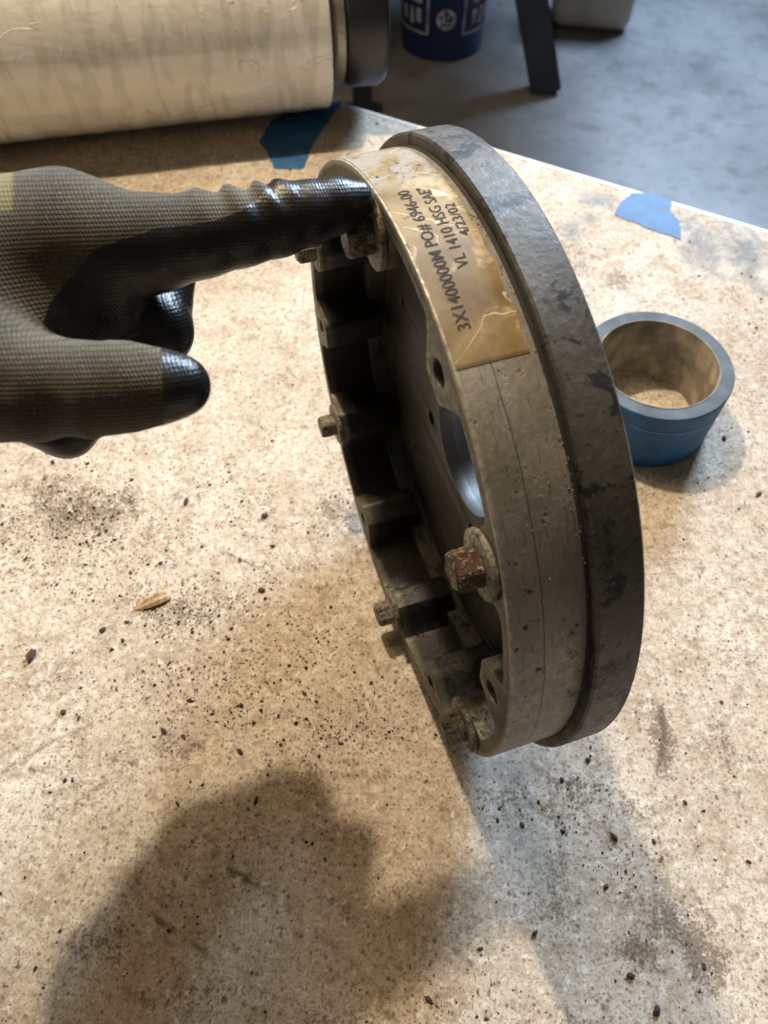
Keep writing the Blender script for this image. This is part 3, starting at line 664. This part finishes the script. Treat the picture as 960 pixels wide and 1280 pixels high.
# ------------------------------------------------------------------ scraps of blue tape stuck on the bench
def scrap(name, pix, label, z=.35):
    P = [plane(*p)[:2] for p in pix]; dense = []
    for a, b in zip(P, P[1:] + P[:1]):
        m = 7
        for k in range(m):
            q = a + (b - a) * k / m; dense.append(q + rng.normal(0, .5, 2) * (k > 0))
    c = np.mean(dense, 0); bm = bmesh.new()
    f = bm.faces.new([bm.verts.new((p[0] - c[0], p[1] - c[1], 0)) for p in dense])
    r = bmesh.ops.extrude_face_region(bm, geom=[f])
    for v in r['geom']:
        if isinstance(v, bmesh.types.BMVert): v.co.z += .15
    me = bm_mesh(name, bm); o = link(name, me, MT['bluetape'], None, (c[0], c[1], z)); tag(o, label, 'tape', 'scraps of blue tape on the bench'); return o
scrap('tape_scrap', [(412, 126), (428, 127), (412, 150), (392, 180), (378, 212), (342, 211), (334, 190), (324, 178), (338, 152), (362, 138)], 'scrap of blue masking tape on the bench beside the film roll')
scrap('tape_scrap', [(790, 241), (815, 243), (840, 252), (838, 264), (850, 278), (851, 300), (820, 289), (768, 269), (775, 254)], 'torn scrap of blue masking tape at the pale bench edge near the grey stains')

# ------------------------------------------------------------------ roll of stretch film
RE = np.array([.976, .216, 0]); RN = np.array([-.216, .976, 0]); RR = 78.0
rc = RN * (713 + .258 * RR) + np.array([0, 0, RR])
ax = RE; up = np.array([0, 0, 1.0]); side = np.cross(up, ax)
rrot = Matrix(((up[0], side[0], ax[0]), (up[1], side[1], ax[1]), (up[2], side[2], ax[2])))
fr = empty('film_roll', rc - np.array([0, 0, RR]), rrot); tag(fr, 'fat roll of cream stretch film with a black end hub lying at the bench edge', 'film roll')
e1 = 96.0; OFR = (RR, 0, 0)
prof = [(46, e1 - 480), (RR - 1.5, e1 - 480), (RR, e1 - 478)] + [(RR + .25 * math.sin(z * .21) + .2 * math.sin(z * .057), z) for z in np.linspace(e1 - 470, e1 - 6, 60)] + [(RR, e1 - 1.5), (RR - 1.2, e1), (46, e1)]
link('film_winding', lathe('film_winding', prof, 128), MT['film'], fr, OFR, 40)
link('core', lathe('core', [(40, e1 - 484), (45.9, e1 - 484), (45.9, e1 + 7), (40, e1 + 7)], 96), MT['tan'], fr, OFR, 40)
link('hub_collar', lathe('hub_collar', [(0.01, e1 + 6), (56, e1 + 6), (58, e1 + 8), (58, e1 + 15), (55, e1 + 17), (.01, e1 + 17)], 96), MT['greyring'], fr, OFR, 40)
link('end_hub', lathe('end_hub', [(.01, e1 + 17), (60, e1 + 17), (62, e1 + 20), (63, e1 + 48), (60, e1 + 53), (52, e1 + 55), (48, e1 + 52), (.01, e1 + 52)], 96), MT['black'], fr, OFR, 40)

# ------------------------------------------------------------------ things on the floor behind
b0 = plane(550, 78, FZ); bc = np.array([b0[0] + 8, b0[1] + 135, FZ])
bk = tag(empty('bucket', bc), 'navy blue plastic bucket with pale printed panels on the concrete floor', 'bucket')
link('shell', lathe('shell', [(.01, 0), (128, 0), (134, 4), (148, 330), (154, 332), (154, 345), (146, 345), (144, 332), (126, 10), (.01, 10)], 72), MT['navy'], bk, smooth=35)
def wrap_rect(a0, a1, z0, z1, off=.8, n=10):
    vs_, fs = [], []
    for i in range(n + 1):
        a = math.radians(a0 + (a1 - a0) * i / n)
        for z in (z0, z1): r = 134 + 14 * z / 330 + off; vs_.append((r * math.cos(a), r * math.sin(a), z))
    for i in range(n): fs.append((2 * i, 2 * i + 2, 2 * i + 3, 2 * i + 1))
    return vs_, fs
def joinm(parts):
    V, Fc = [], []
    for v, f in parts: o = len(V); V += v; Fc += [tuple(i + o for i in q) for q in f]
    return V, Fc
for a0, a1 in ((-168, -112), (-66, -20)):
    V, Fc = joinm([wrap_rect(a0, a1, 78, 84), wrap_rect(a0, a0 + 2.5, 84, 230), wrap_rect(a1 - 2.5, a1, 84, 230), wrap_rect(a0 + 14, a0 + 21, 105, 145), wrap_rect(a0 + 27, a0 + 33, 100, 150), wrap_rect(a0 + 38, a0 + 45, 110, 150), wrap_rect(a0 + 14, a0 + 46, 165, 205)])
    link('printed_panel', mesh('printed_panel', V, Fc), MT['print'], bk)
V, Fc = [], []
for i in range(40):
    a = 2 * math.pi * i / 40
    for q in (30, 21 + 4 * math.sin(5 * a)):
        aa = math.radians(-89) + q * math.cos(a) / 141; z = 128 + q * math.sin(a); r = 134 + 14 * z / 330 + .8; V.append((r * math.cos(aa), r * math.sin(aa), z))
for i in range(40): j = (i + 1) % 40; Fc.append((2 * i, 2 * j, 2 * j + 1, 2 * i + 1))
v2, f2 = joinm([wrap_rect(-94, -91, 116, 142), wrap_rect(-89, -84, 116, 122), wrap_rect(-89, -84, 132, 138)]); o_ = len(V); V += v2; Fc += [tuple(i + o_ for i in q) for q in f2]
link('round_emblem', mesh('round_emblem', V, Fc), MT['print'], bk)

# black bench further back, standing on the floor
def beam(a, b, w, d):
    a, b = np.array(a, float), np.array(b, float); z = b - a; L = np.linalg.norm(z); z /= L; x = np.cross([0, 1, 0], z); x /= np.linalg.norm(x); y = np.cross(z, x)
    bm = bmesh.new(); vv = []
    for t in (0, L):
        for sx, sy in ((-1, -1), (1, -1), (1, 1), (-1, 1)): vv.append(bm.verts.new(a + z * t + x * sx * w / 2 + y * sy * d / 2))
    for f in ((3, 2, 1, 0), (4, 5, 6, 7), (0, 1, 5, 4), (1, 2, 6, 5), (2, 3, 7, 6), (3, 0, 4, 7)): bm.faces.new([vv[i] for i in f])
    bmesh.ops.bevel(bm, geom=bm.edges[:], offset=4, segments=2, affect='EDGES'); return bm
lp = plane(684, 122, FZ); lp[1] += 40
st = tag(empty('trestle_table', lp), 'dark trestle table with splayed black legs shading the concrete floor', 'table')
topz = -20 - FZ
link('leg', bm_mesh('leg', beam((0, 0, 0), (-290, 90, topz), 92, 60)), MT['steel'], st)
for a, b in (((-900, 60, 0), (-760, 100, topz)), ((-40, 760, 0), (-190, 680, topz)), ((-900, 700, 0), (-760, 640, topz))):
    link('leg', bm_mesh('leg', beam(a, b, 60, 60)), MT['steel'], st)
link('tabletop', bm_mesh('tabletop', beam((-1500, 440, topz + 20), (300, 440, topz + 20), 40, 960)), MT['steel'], st)

# cloudy plastic jug lying beside the leg
j0 = plane(730, 46, FZ); jc = np.array([j0[0] + 30, j0[1] + 120, FZ])
jg = tag(empty('plastic_jug', jc, Matrix.Rotation(math.radians(-8), 3, 'Z')), 'cloudy cream plastic jug on the floor beside the black leg', 'jug')
bm = bmesh.new(); bmesh.ops.create_cube(bm, size=1)
for v in bm.verts: v.co = Vector((v.co.x * 270, v.co.y * 190, v.co.z * 260 + 130))
bmesh.ops.bevel(bm, geom=bm.edges[:], offset=42, segments=5, affect='EDGES', profile=.5)
link('body', bm_mesh('body', bm), MT['jug'], jg, smooth=60)
link('cap', lathe('cap', [(.01, 258), (32, 258), (32, 285), (28, 290), (.01, 290)], 32), MT['navy'], jg, (70, 0, 0), smooth=40)

# dark upright standing on the floor beyond the bench corner
q0 = plane(453, 150, FZ)
po = tag(empty('floor_post', (q0[0], q0[1] + 30, FZ)), 'slim dark post on the floor below the film roll hub', 'post')
link('upright', bm_mesh('upright', beam((0, 0, 6), (0, 0, 700), 56, 50)), MT['steel'], po)
link('foot_plate', bm_mesh('foot_plate', beam((-60, 0, 5), (60, 0, 5), 10, 110)), MT['steel'], po)

# ------------------------------------------------------------------ swarf on the bench
X, Y, spk = SPK; flat = spk.ravel() ** 2.2; sel = rng.choice(flat.size, 9500, p=flat / flat.sum())
bm = bmesh.new()
for i in sel:
    x = X.ravel()[i]; y = Y.ravel()[i]
    if not (-380 < x < 340 and -60 < y < 700): continue
    r = min(1.7, .27 * math.exp(abs(random.gauss(0, .66)))); lump(bm, (x + random.uniform(-1, 1), y + random.uniform(-1, 1), .15), r, .7)
tag(link('metal_swarf', bm_mesh('metal_swarf', bm), MT['crumb']), 'dark crumbs of swarf and grit scattered over the bench top', 'swarf', kind='stuff')
flakes = [(233, 627, 3.4), (331, 645, 3.2), (341, 683, 2.6), (328, 738, 3.4), (154, 801, 2.6), (140, 812, 2.4), (40, 820, 4.6), (128, 788, 3.0), (66, 578, 2.6), (80, 890, 2.6), (99, 897, 2.0), (205, 914, 2.6), (229, 921, 2.2), (320, 1001, 2.8), (236, 836, 1.8), (280, 815, 1.8), (237, 876, 2.2),
          (702, 975, 2.8), (768, 1047, 3.2), (653, 1031, 2.0), (600, 1186, 1.9), (668, 1166, 2.2), (788, 1220, 3.0), (820, 1263, 3.0), (880, 1208, 2.4), (536, 1250, 2.8), (856, 1003, 2.0), (935, 1077, 1.8), (818, 553, 3.0) , (905, 548, 3.6), (948, 618, 3.6), (735, 950, 2.2), (817, 1052, 1.8), (222, 1005, 2.0), (390, 1055, 1.6), (300, 940, 2.2), (230, 760, 2.0), (300, 700, 2.0), (165, 600, 1.8)]
for k, (px, py, r) in enumerate(flakes):
    bm = bmesh.new(); bmesh.ops.create_icosphere(bm, subdivisions=1, radius=1)
    sx, sy, sz = random.uniform(.7, 1.3), random.uniform(.45, .8), random.uniform(.28, .45)
    for v in bm.verts: v.co = Vector((v.co.x * sx, v.co.y * sy, v.co.z * sz)) * r * .8 * random.uniform(.75, 1.2)
    zmin = min(v.co.z for v in bm.verts); p = plane(px, py)
    o = link('rust_flake', bm_mesh('rust_flake', bm), MT['rust' if k % 3 == 0 else 'crumb'], None, (p[0], p[1], -zmin - .1)); o.rotation_euler = (0, 0, random.random() * 6)
    tag(o, 'small dark flake of rust lying loose on the stained bench', 'flake', 'rust flakes scattered on the bench')
# splintered chip of wood
p = plane(190, 752)
bm = bmesh.new(); Lc = 21.0
sec = [(-Lc / 2, .8, .6), (-Lc / 2 + 3, 2.6, 1.6), (-2, 4.0, 2.8), (4, 4.4, 3.6), (Lc / 2 - 1.5, 3.9, 3.0), (Lc / 2, 3.0, 1.6)]; rows = []
for x, w, h in sec:
    rows.append([bm.verts.new((x + random.uniform(-.5, .5), yy * w, zz)) for yy, zz in ((-1, 0), (-1.05, h * .55), (-.6, h * .95), (-.1, h * .8), (.35, h), (.95, h * .5), (1, 0))])
for a, b in zip(rows[:-1], rows[1:]):
    for k in range(7): l = (k + 1) % 7; bm.faces.new((a[k], a[l], b[l], b[k]))
bm.faces.new(rows[0][::-1]); bm.faces.new(rows[-1])
wc = link('wood_chip', bm_mesh('wood_chip', bm), MT['wood'], None, (p[0], p[1], .05)); wc.rotation_euler = (0, 0, math.radians(28))
tag(wc, 'pale splintered chip of wood on the bench among dark grit', 'wood chip')
